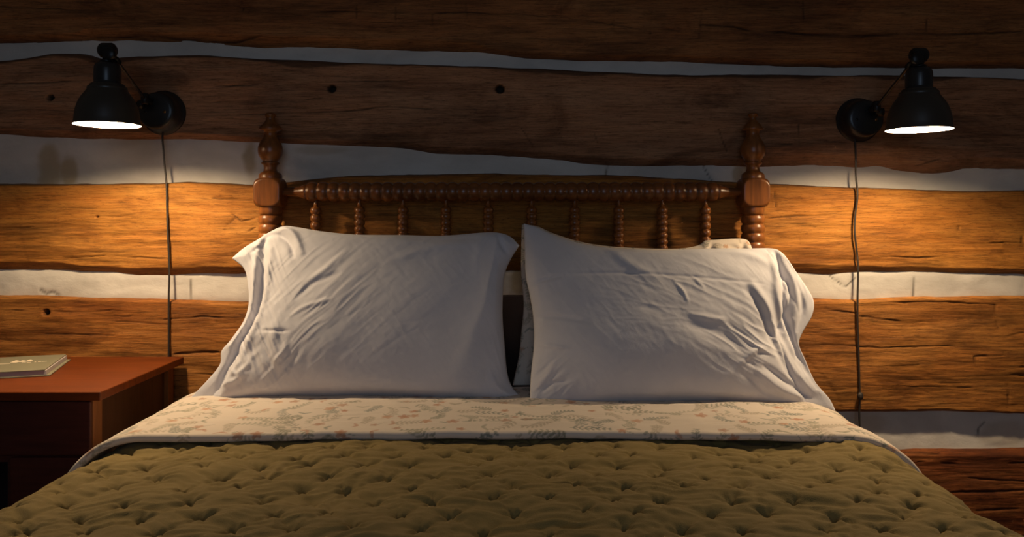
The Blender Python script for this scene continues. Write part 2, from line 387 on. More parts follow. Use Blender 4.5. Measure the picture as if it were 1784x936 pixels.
def log_mesh(name, key, ft, fb, mat, parent, wane_b, wane_t, seed, ncr=40):
    dx, dz = 0.0045, 0.0027
    x = np.arange(XL, XR + dx, dx)
    hmax = float(np.max(ft(x) - fb(x)))
    s = np.linspace(0, 1, int(hmax / dz) + 2)
    X, S = np.meshgrid(x, s)
    T, B = ft(X), fb(X)
    Z = B + S * (T - B)
    tb, tt = Z - B, T - Z
    wb = wane_b(X) + 0.004 * fbm(X * 12, X * 0, seed + 3, 4)
    wt = wane_t(X) + 0.003 * fbm(X * 10, X * 0 + 4, seed + 4, 4)
    Y = D_FACE + 0 * X
    Y = Y + (0.030 if key == 'C' else 0.044) * np.clip(1 - tb / np.maximum(wb, .003), 0, 1) ** 1.05
    Y = Y + 0.050 * np.clip(1 - tt / np.maximum(wt, .003), 0, 1) ** 2.0
    Y = Y + 0.010 * fbm(X * 1.6, Z * 5, seed, 3) + 0.0045 * fbm(X * 6, Z * 30, seed + 9, 4)
    # shallow hewing facets with soft edges
    fx = X * 6.5 + 0.5 * fbm(X * 2, Z * 6, seed + 90, 2) + .25 * Z * 6
    Y = Y + 0.0040 * np.abs((fx - np.floor(fx)) - .5) * (0.3 + hashv(np.floor(fx), np.floor(fx) * 0, seed))
    # rough torn grain, strongest in patches
    patch = sstep((fbm(X * 1.5, Z * 7, seed + 21, 3) + .1) * 3)
    Y = Y + 0.0028 * patch * np.abs(fbm(X * 9 + 2 * fbm(X * 3, Z * 8, seed + 2, 2), Z * 95, seed + 14, 3))
    D = 0.55 * sstep(1 - tb / np.maximum(wb, .003)) * 0.6 + 0.0 * X  # shade on the lower wane painted into the colour
    D = np.maximum(D, 0.35 * patch * sstep(fbm(X * 7, Z * 80, seed + 14, 3) * 3))
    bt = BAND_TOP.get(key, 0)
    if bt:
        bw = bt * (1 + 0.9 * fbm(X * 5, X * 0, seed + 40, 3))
        D = np.maximum(D, 0.75 * (1 - sstep((tt - bw) / 0.006)))  # darker band along the log's top edge
    cr = [([(wx(a, D_FACE), wz(b, D_FACE)) for a, b in p], w * 0.00092, 1.0) for p, w in CRACKS[key]]
    rs = random.Random(seed)
    for _ in range(ncr):     # hairline checks along the grain
        x0 = rs.uniform(-1.7, 1.7); f = rs.uniform(.08, .92)
        z0 = float(fb(np.array([x0]))[0] * (1 - f) + ft(np.array([x0]))[0] * f); L = rs.uniform(.03, .22)
        p = [(x0 + L * k / 4, z0 + rs.uniform(-.0025, .0025) - .004 * k * rs.uniform(-.5, .5)) for k in range(5)]
        cr.append((p, rs.uniform(.0007, .0014), rs.uniform(.3, .75)))
    wob = 0.0030 * fbm(X * 22, Z * 22, seed + 60, 4)
    for p, w, dk in cr:
        px = [q[0] for q in p]; pz = [q[1] for q in p]
        i0, i1 = np.searchsorted(x, [min(px) - .02, max(px) + .02])
        if i1 <= i0: continue
        sub = (slice(None), slice(i0, i1))
        dd, par = seg_dist(X[sub], Z[sub] + wob[sub], p)
        ww = w * (0.35 + 0.65 * np.sin(math.pi * np.clip(par * .96 + .02, 0, 1)) ** .6)
        g = np.exp(-(dd / (ww * 1.0)) ** 2) * np.clip(0.55 + 1.5 * fbm(X[sub] * 11, Z[sub] * 30, seed + 77, 3), 0, 1)
        g = np.clip(g, 0, 1)
        Y[sub] += np.minimum(0.008, 2.4 * w) * g * dk
        D[sub] = np.maximum(D[sub], 0.8 * g * dk)  # cracks are carved and also coloured darker
    for hx, hy, hr in HOLES[key]:
        cx, cz, r = wx(hx, D_FACE), wz(hy, D_FACE), hr * D_FACE / F
        dd = np.hypot(X - cx, Z - cz) + .0012 * fbm(X * 80, Z * 80, 3, 2)
        Y += 0.03 * (1 - sstep((dd - r * .72) / (r * .35)))
        D = np.maximum(D, 1 - sstep((dd - r * .8) / (r * .3)))  # shade inside the peg hole painted into the colour as well
    return grid_obj(name, X, Y, Z, mat, parent, {'darkening': np.clip(D, 0, 1)})

def build_wall():
    dx = 0.006
    x = np.arange(XL, XR + dx, dx); z = np.arange(-0.02, 2.42, 0.006)
    X, Z = np.meshgrid(x, z)
    Y = D_CHINK + 0.010 * fbm(X * 2.5, Z * 6, 71, 4) + 0.0022 * fbm(X * 18, Z * 22, 74, 4)
    # the joint at pillow height is filled almost flush with the logs
    Y -= 0.015 * np.exp(-((Z - wz(498, D_CHINK)) / .06) ** 4)
    D = 0 * X; ST = 0 * X
    for p, w in (([(75, 504), (85, 511), (97, 507), (108, 514)], 2), ([(336, 488), (334, 522)], 1.6), ([(1440, 478), (1470, 500), (1485, 484)], 1.0), ([(1702, 760), (1705, 745), (1715, 735)], 1.4), ([(1058, 290), (1056, 303)], 1.4), ([(1585, 482), (1586, 516)], 1.4), ([(1225, 290), (1240, 316)], 1)):
        pp = [(wx(a, D_CHINK), wz(b, D_CHINK)) for a, b in p]
        dd, par = seg_dist(X, Z, pp); g = np.exp(-(dd / (w * .0017)) ** 2)
        Y += .003 * g; D = np.maximum(D, .8 * g)  # plaster cracks, recessed and coloured darker
    for px, py, rx, rz, a in ((85, 290, 22, 45, .75), (120, 300, 16, 30, .8), (435, 280, 14, 40, .8), (1283, 305, 10, 20, .7), (905, 490, 22, 30, .9), (560, 262, 50, 8, .35), (1750, 755, 60, 25, .3), (1500, 735, 60, 20, .4)):
        cx, cz = wx(px, D_CHINK), wz(py, D_CHINK); k = D_CHINK / F
        r = np.hypot((X - cx) / (rx * k), (Z - cz) / (rz * k)) + .5 * fbm(X * 20, Z * 20, 9, 3)
        ST = np.maximum(ST, a * (1 - sstep((r - .6) / .6)))
    w = grid_obj('wall_back', X, Y, Z, M_PLASTER, None, {'darkening': D, 'stain': ST})
    w['kind'] = 'structure'
    mA = log_mat('log_A', (0.16, 0.062, 0.022), (0.27, 0.112, 0.038), (0.38, 0.17, 0.06), 1)
    mB = log_mat('log_B', (0.22, 0.108, 0.055), (0.34, 0.175, 0.092), (0.44, 0.235, 0.125), 2)
    mC = log_mat('log_C', (0.22, 0.080, 0.012), (0.37, 0.152, 0.026), (0.49, 0.225, 0.048), 3)
    mD = log_mat('log_D', (0.19, 0.066, 0.012), (0.32, 0.130, 0.026), (0.45, 0.195, 0.046), 4)
    mE = log_mat('log_E', (0.10, 0.028, 0.008), (0.20, 0.06, 0.015), (0.34, 0.13, 0.035), 5)
    k = D_EDGE / F
    W = lambda *pts: (lambda X: np.interp(X, [wx(a, D_EDGE) for a, b in pts], [b * k for a, b in pts]))
    log_mesh('log', 'A', flat(1.90, 3), c_Ab, mA, w, W((0, 8), (140, 14), (160, 24), (300, 16), (460, 20), (640, 18), (820, 16), (850, 6), (1784, 10)), W((0, 12), (1, 12)), 101, 30)
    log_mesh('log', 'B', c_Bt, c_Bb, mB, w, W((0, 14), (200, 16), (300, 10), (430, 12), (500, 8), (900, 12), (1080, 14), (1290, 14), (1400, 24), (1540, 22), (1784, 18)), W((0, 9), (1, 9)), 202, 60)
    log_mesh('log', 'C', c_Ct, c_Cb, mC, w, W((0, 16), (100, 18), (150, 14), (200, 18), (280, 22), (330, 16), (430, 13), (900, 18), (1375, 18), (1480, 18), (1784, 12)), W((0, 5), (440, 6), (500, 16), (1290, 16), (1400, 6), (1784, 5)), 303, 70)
    log_mesh('log', 'D', c_Dt, c_Db, mD, w, W((0, 12), (1784, 9)), W((0, 6), (1, 6)), 404, 90)
    log_mesh('log', 'E', c_Et, flat(0.10, 8), mE, w, W((0, 10), (1, 10)), W((0, 12), (1, 12)), 505, 60)
    mF = mA
    CRACKS['F'] = []; HOLES['F'] = []
    log_mesh('log', 'F', flat(2.27, 9), flat(1.955, 10), mF, w, W((0, 10), (1, 10)), W((0, 10), (1, 10)), 606, 5)
    fl = grid_obj('floor', *np.broadcast_arrays(*(np.meshgrid(np.linspace(-2.5, 2.5, 12), np.linspace(-1.2, 2.345, 12)) + [np.array(0.0)])), M_FLOOR)
    fl['kind'] = 'structure'
    return w
build_wall()

# ------------------------------------------------------------------ bed
BX = -0.035; FLAT_H = 0.72; RX, RZ = 0.15, 0.12; BED_Z = 0.603
def bed_section(s, lift=0.0):
    """arc position s (signed) across the bed -> x, z, normal x, normal z"""
    a = np.abs(s); sg = np.sign(s)
    # the corner arc is treated as a quarter ellipse with an equivalent length
    Lc = 0.5 * math.pi * math.sqrt((RX ** 2 + RZ ** 2) / 2)
    phi = np.clip((a - FLAT_H) / Lc, 0, 1) * math.pi / 2
    x = np.minimum(a, FLAT_H) + RX * np.sin(phi)
    z = BED_Z - 0.006 * (np.minimum(a, FLAT_H) / FLAT_H) ** 2 - RZ * (1 - np.cos(phi)) - np.maximum(a - FLAT_H - Lc, 0)
    nx = np.sin(phi) * RZ; nz = np.cos(phi) * RX
    l = np.hypot(nx, nz); nx, nz = nx / l, nz / l
    flare = 0.10 * np.maximum(a - FLAT_H - Lc, 0)
    return BX + sg * (x + flare + lift * nx), z + lift * nz, sg * nx, nz

def build_quilt():
    Lc = 0.5 * math.pi * math.sqrt((RX ** 2 + RZ ** 2) / 2)
    smax = FLAT_H + Lc + 0.33
    s = np.arange(-smax, smax, 0.0042)
    y = np.concatenate([np.arange(0.12, 0.95, 0.012), np.arange(0.95, 1.70, 0.0034)])
    S, Yy = np.meshgrid(s, y)
    # staggered stitch lattice with jitter
    PX, PY = 0.097, 0.0575
    warpx = 0.020 * fbm(S * 3, Yy * 3, 31, 2); warpy = 0.016 * fbm(S * 3, Yy * 3, 37, 2)
    Sw, Yw = S + warpx, Yy + warpy
    row = np.round(Yw / PY)
    best = np.full(S.shape, 1e9); second = np.full(S.shape, 1e9)
    bdx = np.zeros(S.shape); bdy = np.zeros(S.shape)
    line = np.full(S.shape, 1e9)
    def st(r, c):
        jx = (hashv(c, r, 3) - .5) * .030; jy = (hashv(c, r, 4) - .5) * .022
        return c * PX + (np.mod(r, 2)) * PX / 2 + jx, r * PY + jy
    for dr in (-2, -1, 0, 1, 2):
        r = row + dr
        c0 = np.round((Sw - np.mod(r, 2) * PX / 2) / PX)
        for dc in (-1, 0, 1):
            c = c0 + dc
            sx, sy = st(r, c)
            d = np.hypot((Sw - sx), (Yw - sy))
            m = d < best
            bdx = np.where(m, Sw - sx, bdx); bdy = np.where(m, Yw - sy, bdy)
            best = np.minimum(best, d)
            # lines to the two diagonal neighbours of the next row
            for side in (0, 1):
                c2 = c + np.where(np.mod(r, 2) > 0, side, side - 1)
                tx, ty = st(r + 1, c2)
                ex, ey = tx - sx, ty - sy
                t = np.clip(((Sw - sx) * ex + (Yw - sy) * ey) / (ex * ex + ey * ey), 0, 1)
                ld = np.hypot(Sw - sx - t * ex, Yw - sy - t * ey)
                wgt = hashv(c * 2 + side, r, 12)
                ld = ld + 0.012 * wgt * wgt + 0.010 * np.sin(math.pi * t) * 0.5
                line = np.minimum(line, ld)
    puff = 1 - np.exp(-(best / 0.0125) ** 0.95)
    val = np.exp(-(line / 0.0060) ** 1.2)
    fold = np.abs(fbm(S * 10 + 3 * fbm(S * 6, Yy * 6, 51, 2), Yy * 34 + 2.5 * fbm(S * 9, Yy * 5, 57, 2), 41, 3))
    rad = 1.7 * np.exp(-(best / .026) ** 2) * sstep(best / .008) * np.cos(5 * np.arctan2(bdy, bdx) + 5 * vnoise(S * 12, Yy * 12, 3))
    H = 0.0125 * puff - 0.0065 * val - 0.0105 * fold * (.4 + .6 * puff) + 0.0016 * rad + 0.014 * fbm(S * 4, Yy * 7, 81, 3)
    H += -0.006 * np.exp(-(best / 0.0045) ** 1.5)
    # the edge of the first row tucked below the turned-down sheet
    X, Z, NX, NZ = bed_section(S)
    side = np.maximum(np.abs(S) - FLAT_H - Lc, 0)
    X = X + np.sign(S) * 0.05 * side / .33 * np.sin(Yy * 13 + 1.5 * np.sin(Yy * 5))
    lift = H - 0.010
    lift = lift - 0.012 * sstep((Yy - 1.65) / 0.04)
    X = X + NX * lift; Z = Z + NZ * lift
    stitch = np.exp(-(best / 0.0022) ** 2) * 0.6
    q = grid_obj('quilt', X, Yy, Z, M_QUILT, None, {'stitch': stitch})
    tag(q, 'olive green tufted quilt spread over the bed', 'quilt')
    return q
build_quilt()

def floral(U, V, seed, density=1.0, small=1.0):
    """off-white cotton printed with sprigs, ferns and little tan flowers; U, V in metres"""
    col = np.empty(U.shape + (3,)); col[...] = (0.70, 0.60, 0.50)
    greens = [(0.26, 0.25, 0.18), (0.36, 0.33, 0.24), (0.22, 0.23, 0.19), (0.42, 0.35, 0.26)]
    tans = [(0.48, 0.24, 0.14), (0.54, 0.31, 0.19), (0.46, 0.27, 0.18)]
    rs = random.Random(seed)
    u0, u1, v0, v1 = U.min(), U.max(), V.min(), V.max()
    # rows of the arrays run along V, columns along U (regular grid)
    uu = U[0]; vv = V[:, 0]
    def stamp(cx, cy, a, L, w, c, al):
        r = max(L, w) * 1.1
        i0, i1 = np.searchsorted(uu, [cx - r, cx + r]); j0, j1 = np.searchsorted(vv, [cy - r, cy + r])
        if i1 <= i0 or j1 <= j0: return
        X = U[j0:j1, i0:i1] - cx; Y = V[j0:j1, i0:i1] - cy
        p = X * math.cos(a) + Y * math.sin(a); q = -X * math.sin(a) + Y * math.cos(a)
        d = (p / L) ** 2 + (q / w) ** 2
        m = al * (1 - sstep((d - .75) / .5))
        col[j0:j1, i0:i1] = col[j0:j1, i0:i1] * (1 - m[..., None]) + np.array(c) * m[..., None]
    step = 0.026 / density
    nv = int((v1 - v0) / (step * 1.3)) + 1; nu = int((u1 - u0) / step) + 1
    for j in range(nv):
        for i in range(nu):
            cx = u0 + (i + .5 * (j % 2) + rs.uniform(-.35, .35)) * step; cy = v0 + (j + rs.uniform(-.4, .4)) * step * 1.3
            k = rs.random(); a = rs.uniform(0, 2 * math.pi)
            if k < .42:      # fern sprig
                c = rs.choice(greens); L = rs.uniform(.012, .024) * small; bend = rs.uniform(-1, 1)
                for t in range(7):
                    f = t / 6; aa = a + bend * f
                    sx = cx + math.cos(aa) * L * (f - .5) * 2; sy = cy + math.sin(aa) * L * (f - .5) * 2
                    stamp(sx, sy, aa, .0036 * small, .0010, c, .8)
                    for sg in (-1, 1):
                        la = aa + sg * .9
                        ll = .0052 * (1 - .5 * f) * small
                        stamp(sx + math.cos(la) * ll, sy + math.sin(la) * ll, la, ll, .0015 * small, c, .75)
            elif k < .62:    # tan blossom
                c = rs.choice(tans); r = rs.uniform(.0035, .006) * small
                for p in range(5):
                    aa = a + p * 2 * math.pi / 5
                    stamp(cx + math.cos(aa) * r * .7, cy + math.sin(aa) * r * .7, aa, r * .8, r * .5, c, .75)
                stamp(cx - math.cos(a) * r * 2.2, cy - math.sin(a) * r * 2.2, a, r * 1.6, .0009, rs.choice(greens), .7)
            elif k < .80:    # two leaves on a stalk
                c = rs.choice(greens + tans[:1])
                for sg in (-1, 1):
                    stamp(cx + sg * .006 * math.cos(a), cy + sg * .006 * math.sin(a), a + sg * .5, .0065 * small, .0022 * small, c, .65)
    return col

def build_fold():
    """the floral sheet turned down over the quilt, a rounded lip at its front"""
    Lc = 0.5 * math.pi * math.sqrt((RX ** 2 + RZ ** 2) / 2)
    smax = FLAT_H + Lc + 0.16
    s = np.arange(-smax, smax, 0.0021)
    # path front to back: under side, lip, top, ending below the pillows
    R = 0.0085; pts = []
    for d in np.linspace(0.10, 0, 12, endpoint=False): pts.append((d, 0.0))
    for a in np.linspace(-90, -270, 13)[1:]:
        pts.append((math.cos(math.radians(a)) * R, R + math.sin(math.radians(a)) * R))
    for d in np.arange(0.002, 0.42, 0.0021): pts.append((d, 2 * R))
    P = np.array(pts)
    vv = np.concatenate([[0], np.cumsum(np.hypot(*np.diff(P, axis=0).T))])
    S, I = np.meshgrid(s, np.arange(len(P)))
    Dp = P[I, 0]; Hh = P[I, 1]; V = vv[I]
    front = 1.592 + 0.006 * fbm(S * 3, S * 0, 14, 3) - 0.010 * sstep((np.abs(S) - .8) / .1)
    Yy = front + Dp
    top = sstep((Hh - R) / R) * sstep(Dp / .05)
    wr = 0.007 * fbm(S * 4, Yy * 6, 91, 3) + 0.0035 * np.abs(fbm(S * 3.5 + 2 * fbm(S * 2, Yy * 3, 97, 2), Yy * 22, 93, 3))
    # a soft ridge that runs across between and below the pillows
    dd, par = seg_dist(S, Yy, [(-0.10, 1.84), (0.05, 1.78), (0.35, 1.80), (0.62, 1.83)])
    wr += 0.006 * np.exp(-(dd / .02) ** 2)
    lift = Hh + top * wr + 0.002
    lift = lift + 0.003 * fbm(S * 9, S * 0 + 2, 15, 3)
    X, Z, NX, NZ = bed_section(S)
    X = X + NX * lift; Z = Z + NZ * lift
    colr = floral(S, V, 5, 0.72, 1.75)
    f = grid_obj('floral_sheet', X, Yy, Z, M_FLORAL, None, {'print': colr})
    tag(f, 'cream floral print sheet turned down over the top of the green quilt', 'sheet')
build_fold()

def build_mattress():
    Lc = 0.5 * math.pi * math.sqrt((RX ** 2 + RZ ** 2) / 2)
    ring = []
    hw, zt, zb, r = 0.80, 0.574, 0.30, 0.07
    for cxs, czs, a0 in ((1, 1, 90), (1, -1, 0), (-1, -1, -90), (-1, 1, -180)):
        for k in range(9):
            a = math.radians(a0 - 90 * k / 8)
            ring.append((BX + cxs * (hw - r) + r * math.cos(a), (zt - r if czs > 0 else zb + r) + r * math.sin(a)))
    ring = np.array(ring)
    ys = np.linspace(0.20, 2.165, 50); n = len(ring)
    co = []
    c = ring.mean(0)
    for i, y in enumerate([ys[0]] + list(ys) + [ys[-1]]):
        e = min(1.0, .93 + .07 * min(1, min(y - ys[0], ys[-1] - y) / .03))
        rr = c + (ring - c) * (e if 0 < i <= len(ys) else 0.0)
        for p in rr: co.append((p[0], y, p[1]))
    m = mesh_np('mattress', co, grid_faces(len(ys) + 2, n, wrap_c=True), M_SHEET2)
    tag(m, 'mattress in a white fitted sheet, seen between the bottoms of the two pillows', 'mattress')
build_mattress()

# ---- spool bed frame
def beads(t0, t1, n, rg, rb):
    out = []; L = (t1 - t0) / n
    for i in range(n):
        c = t0 + (i + .5) * L
        for k in range(9):
            u = -1 + 2 * k / 8
            if i and k == 0: continue
            out.append((rg + (rb - rg) * math.sqrt(max(0, 1 - (u * .985) ** 2)), c + u * L / 2))
    return out

def build_bed():
    DP = 2.232; k = DP / F
    root = empty('spool_bed', (BX, DP, 0), 'antique dark-stained wooden bed with turned spindle headboard behind the white pillows', 'bed')
    def rz(py): return wz(py, DP)
    sc = .97
    def post(x, crown):
        pr = []
        def p(y, r): pr.append((r * k * sc, rz(y)))
        if crown:
            for y, r in ((197.5, 0), (197.5, 7), (199, 9), (201, 8.5), (205, 5.5), (209, 5.5), (213, 9), (218, 14), (222, 16.5), (225, 17.5), (227, 17), (228, 12), (233, 10.5), (238, 12)): p(y, r)
        else:
            for y, r in ((197, 0), (197, 6), (199, 9), (201, 10), (203.5, 9), (205, 7.5), (209, 8), (213, 10), (217, 13.5), (220, 18), (224, 20), (227, 20), (228.5, 14), (232, 11), (238, 11.5)): p(y, r)
        for y, r in ((244, 15), (250, 19), (257, 21.5), (264, 22), (271, 20.5), (277, 16.5), (281, 12.5), (282.5, 15), (284.5, 16), (286.5, 15), (288, 12), (293, 11.2), (298, 12), (300, 14), (302, 18), (305, 20), (309, 20.5), (312, 20.5)): p(y, r)
        co1 = lathe_arrays(pr[::-1], 56)
        # square block, its corners turned away above and below
        b = []
        for t in np.linspace(0, 1, 25):
            u = 2 * t - 1
            R = 20.5 + (33.5 - 20.5) * (1 - abs(u) ** 3.2) ** .75
            b.append((R * k * sc, rz(361 - t * 50)))
        co2 = lathe_arrays(b, 112, clip=22.8 * k)
        low = [(20 * k * sc, rz(361)), (19.5 * k * sc, rz(365)), (20 * k * sc, rz(370)), (18 * k * sc, rz(375))]
        lo2 = beads(rz(375) * -1, rz(375 + 12 * 15.6) * -1, 12, 17.0 * k * sc, 21 * k * sc)
        low += [(r, -t) for r, t in lo2]
        z1 = rz(375 + 12 * 15.6)
        low += [(21 * k, z1 - .01), (21 * k, .12), (16 * k, .10), (19 * k, .05), (14 * k, .0)]
        co3 = lathe_arrays(low[::-1], 56)
        c, f = merge([co1, co2, co3]); c = c + np.array((x, DP, 0))
        o = mesh_np('headboard_post', c, f, M_POST); keep(o, root)
        return o
    post(wx(465, 2.20), False); post(wx(1319, 2.20) - .002, True)
    # spool-turned top rail
    xa, xb = wx(480, DP), wx(1303, DP)
    x0, x1 = wx(535, DP), wx(1249, DP); zc = rz(334.5)
    pr = [(0.006, xa), (0.0095, xa + .01), (0.011, xa + .035), (0.015, x0 - .022), (0.021, x0 - .008), (0.0235, x0 - .001)]
    pr += beads(x0, x1, 38, 0.0205, 0.0285)
    pr += [(0.0235, x1 + .001), (0.021, x1 + .008), (0.015, x1 + .022), (0.011, xb - .035), (0.0095, xb - .01), (0.006, xb)]
    o = lathe('headboard_rail', pr, M_RAIL, None, (0, DP, zc), 'X', 40); keep(o, root)
    # dark panel added to keep the gap between the pillows dark
    o = box('dark_gap_panel', (xa - .01, DP - .010, .40), (xb + .01, DP + .010, .838), M_CABIN, bevel=.003); keep(o, root)
    # spindles: three bead rhythms as in the old turned work
    def spindle_mesh(n):
        z0, z1 = zc - .022, 0.836
        pr = [(0.0045, -z0), (0.0055, -(z0 - .012)), (0.0085, -(z0 - .022))]
        pr += beads(-(z0 - .022), -(z1 + .02), n, 0.0088, 0.0158)
        pr += [(0.007, -(z1 + .012)), (0.006, -z1)]
        return lathe('spindle', [(r, -t) for r, t in pr][::-1], M_POST, None, (0, 0, 0), 'Z', 24)
    a = spindle_mesh(11); b = spindle_mesh(13)
    first = True
    for i, px in enumerate((550, 626.5, 702, 777, 850.5, 926, 1001, 1078, 1154, 1229)):
        src = a if i in (0, 9) else b
        if src.parent is None: o = src
        else:
            o = src.copy(); COL.objects.link(o)
        o.location = (wx(px, DP), DP, 0)
        keep(o, root)
    for sx in (-1, 1):
        o = box('side_rail', (BX + sx * .765 - .012, .12, .22), (BX + sx * .765 + .012, 2.20, .30), M_POST); keep(o, root)
        c, f = lathe_arrays([(0, 0), (.02, 0), (.026, .05), (.022, .10), (.03, .16), (.034, .20), (.034, .46), (.02, .48), (0, .49)], 32)
        o = mesh_np('footboard_post', c + np.array((BX + sx * .74, .10, 0)), f, M_POST); keep(o, root)
    o = box('slat_support', (BX - .753, .14, .262), (BX + .753, 2.16, .298), M_POST); keep(o, root)
build_bed()

# ------------------------------------------------------------------ pillows
def resample(pts, n):
    P = smooth_path(pts, 240) if len(pts) > 2 else np.array([np.array(pts[0]) * (1 - t) + np.array(pts[1]) * t for t in np.linspace(0, 1, 240)])
    L = np.concatenate([[0], np.cumsum(np.hypot(*np.diff(P, axis=0).T))]); L /= L[-1]
    t = np.linspace(0, 1, n)
    return np.stack([np.interp(t, L, P[:, 0]), np.interp(t, L, P[:, 1])], -1)

def pillow(name, label, top, bottom, left, right, dbase, lean, thick_f, thick_b, mat, hem=None, hem_w=0.0, folds=(), seed=0, attrs=None, zones=(), nu=300, nv=210, print_seed=None):
    """top/bottom run left->right, left/right run top->bottom, in traced coordinates laid on a leaning plane"""
    T = resample(top, nu); B = resample(bottom, nu); L = resample(left, nv); R = resample(right, nv)
    u = np.linspace(0, 1, nu)[None, :, None]; v = np.linspace(0, 1, nv)[:, None, None]
    P = (1 - v) * T[None] + v * B[None] + (1 - u) * L[:, None] + u * R[:, None] \
        - ((1 - u) * (1 - v) * T[0] + u * (1 - v) * T[-1] + (1 - u) * v * B[0] + u * v * B[-1])
    px, py = P[..., 0], P[..., 1]
    # leaning plane y = dbase + lean*(z - 0.62)
    d = (dbase + lean * (EYE - .62)) / (1 + lean * (py - CY) / F)
    X = wx(px, d); Z = wz(py, d); Y = d
    U = np.broadcast_to(u[..., 0], px.shape); V = np.broadcast_to(v[..., 0], px.shape)
    if hem == 'L': uu = np.clip((U - hem_w) / (1 - hem_w), 0, 1)
    elif hem == 'R': uu = np.clip(U / (1 - hem_w), 0, 1)
    else: uu = U
    prof = (np.clip(4 * uu * (1 - uu), 0, 1) ** .58) * (np.clip(4 * V * (1 - V), 0, 1) ** .5)
    # fuller towards the bottom where the filling settles
    prof = prof * (0.86 + 0.28 * V)
    edge = np.clip(np.minimum(np.minimum(U, 1 - U) * nu, np.minimum(V, 1 - V) * nv) / 10, 0, 1)
    base = 0.006 * edge ** .6
    w = 0.0
    wr = 0.010 * fbm(U * 3.5, V * 3, seed, 2)
    # fine diagonal crinkles
    ca, sa = math.cos(.9), math.sin(.9)
    a_ = (px * ca + py * sa) / 100; b_ = (-px * sa + py * ca) / 100
    wr = wr + 0.0012 * np.abs(fbm(a_ * 5 + seed, b_ * 1.2, seed + 5, 3)) - 0.0012 * np.abs(fbm(a_ * 2.2, b_ * 7, seed + 8, 3))
    for (cx, cy, rx, ry, ang, fr, amp) in zones:
        g = np.exp(-((px - cx) / rx) ** 2 - ((py - cy) / ry) ** 2)
        t = (px * math.cos(ang) + py * math.sin(ang)) / 100; q = (-px * math.sin(ang) + py * math.cos(ang)) / 100
        wr = wr + .62 * amp * g * (0.5 - np.abs(fbm(q * fr + .5 * fbm(t * 2, q * 2, seed, 2), t * 1.1, seed + 3, 2)) * 2)
    for p, wd, amp in folds:
        dd, par = seg_dist(px, py, [tuple(r_) for r_ in smooth_path(p, 14)])
        env = np.sin(math.pi * np.clip(.08 + .84 * par, 0, 1)) ** .7
        wr = wr + amp * env * np.exp(-(dd / wd) ** 2)
    Hf = base + thick_f * prof + wr * edge
    nrm = np.array([0, -1.0, lean]); nrm /= np.linalg.norm(nrm)
    Xf, Yf, Zf = X, Y + nrm[1] * Hf, Z + nrm[2] * Hf
    Hb = base + thick_b * prof + 0.004 * fbm(U * 4, V * 4, seed + 50, 3) * edge
    Xb, Yb, Zb = X, Y - nrm[1] * Hb, Z - nrm[2] * Hb
    cf = np.stack([Xf, Yf, Zf], -1).reshape(-1, 3); cb = np.stack([Xb, Yb, Zb], -1).reshape(-1, 3)
    n = len(cf)
    f1 = grid_faces(nv, nu, flip=True); f2 = grid_faces(nv, nu) + n
    # weld the rims: they coincide, so join them by index
    idx = np.arange(n).reshape(nv, nu)
    rim = np.concatenate([idx[0], idx[-1], idx[:, 0], idx[:, -1]])
    remap = np.arange(2 * n); remap[rim + n] = rim
    fs = remap[np.vstack([f1, f2])]
    at = None
    if print_seed is not None:
        k_ = 2.0 / F
        g = floral(U * .75, V * .50, print_seed, .8, 1.5)
        g = g.reshape(-1, 3); at = {'print': np.vstack([g, g])}
    o = mesh_np(name, np.vstack([cf, cb]), fs, mat, None, at)
    # sweep out the unused rim vertices of the back sheet
    import bmesh
    bm = bmesh.new(); bm.from_mesh(o.data)
    loose = [q for q in bm.verts if not q.link_faces]
    bmesh.ops.delete(bm, geom=loose, context='VERTS'); bm.to_mesh(o.data); bm.free()
    tag(o, label, 'pillow')
    return o

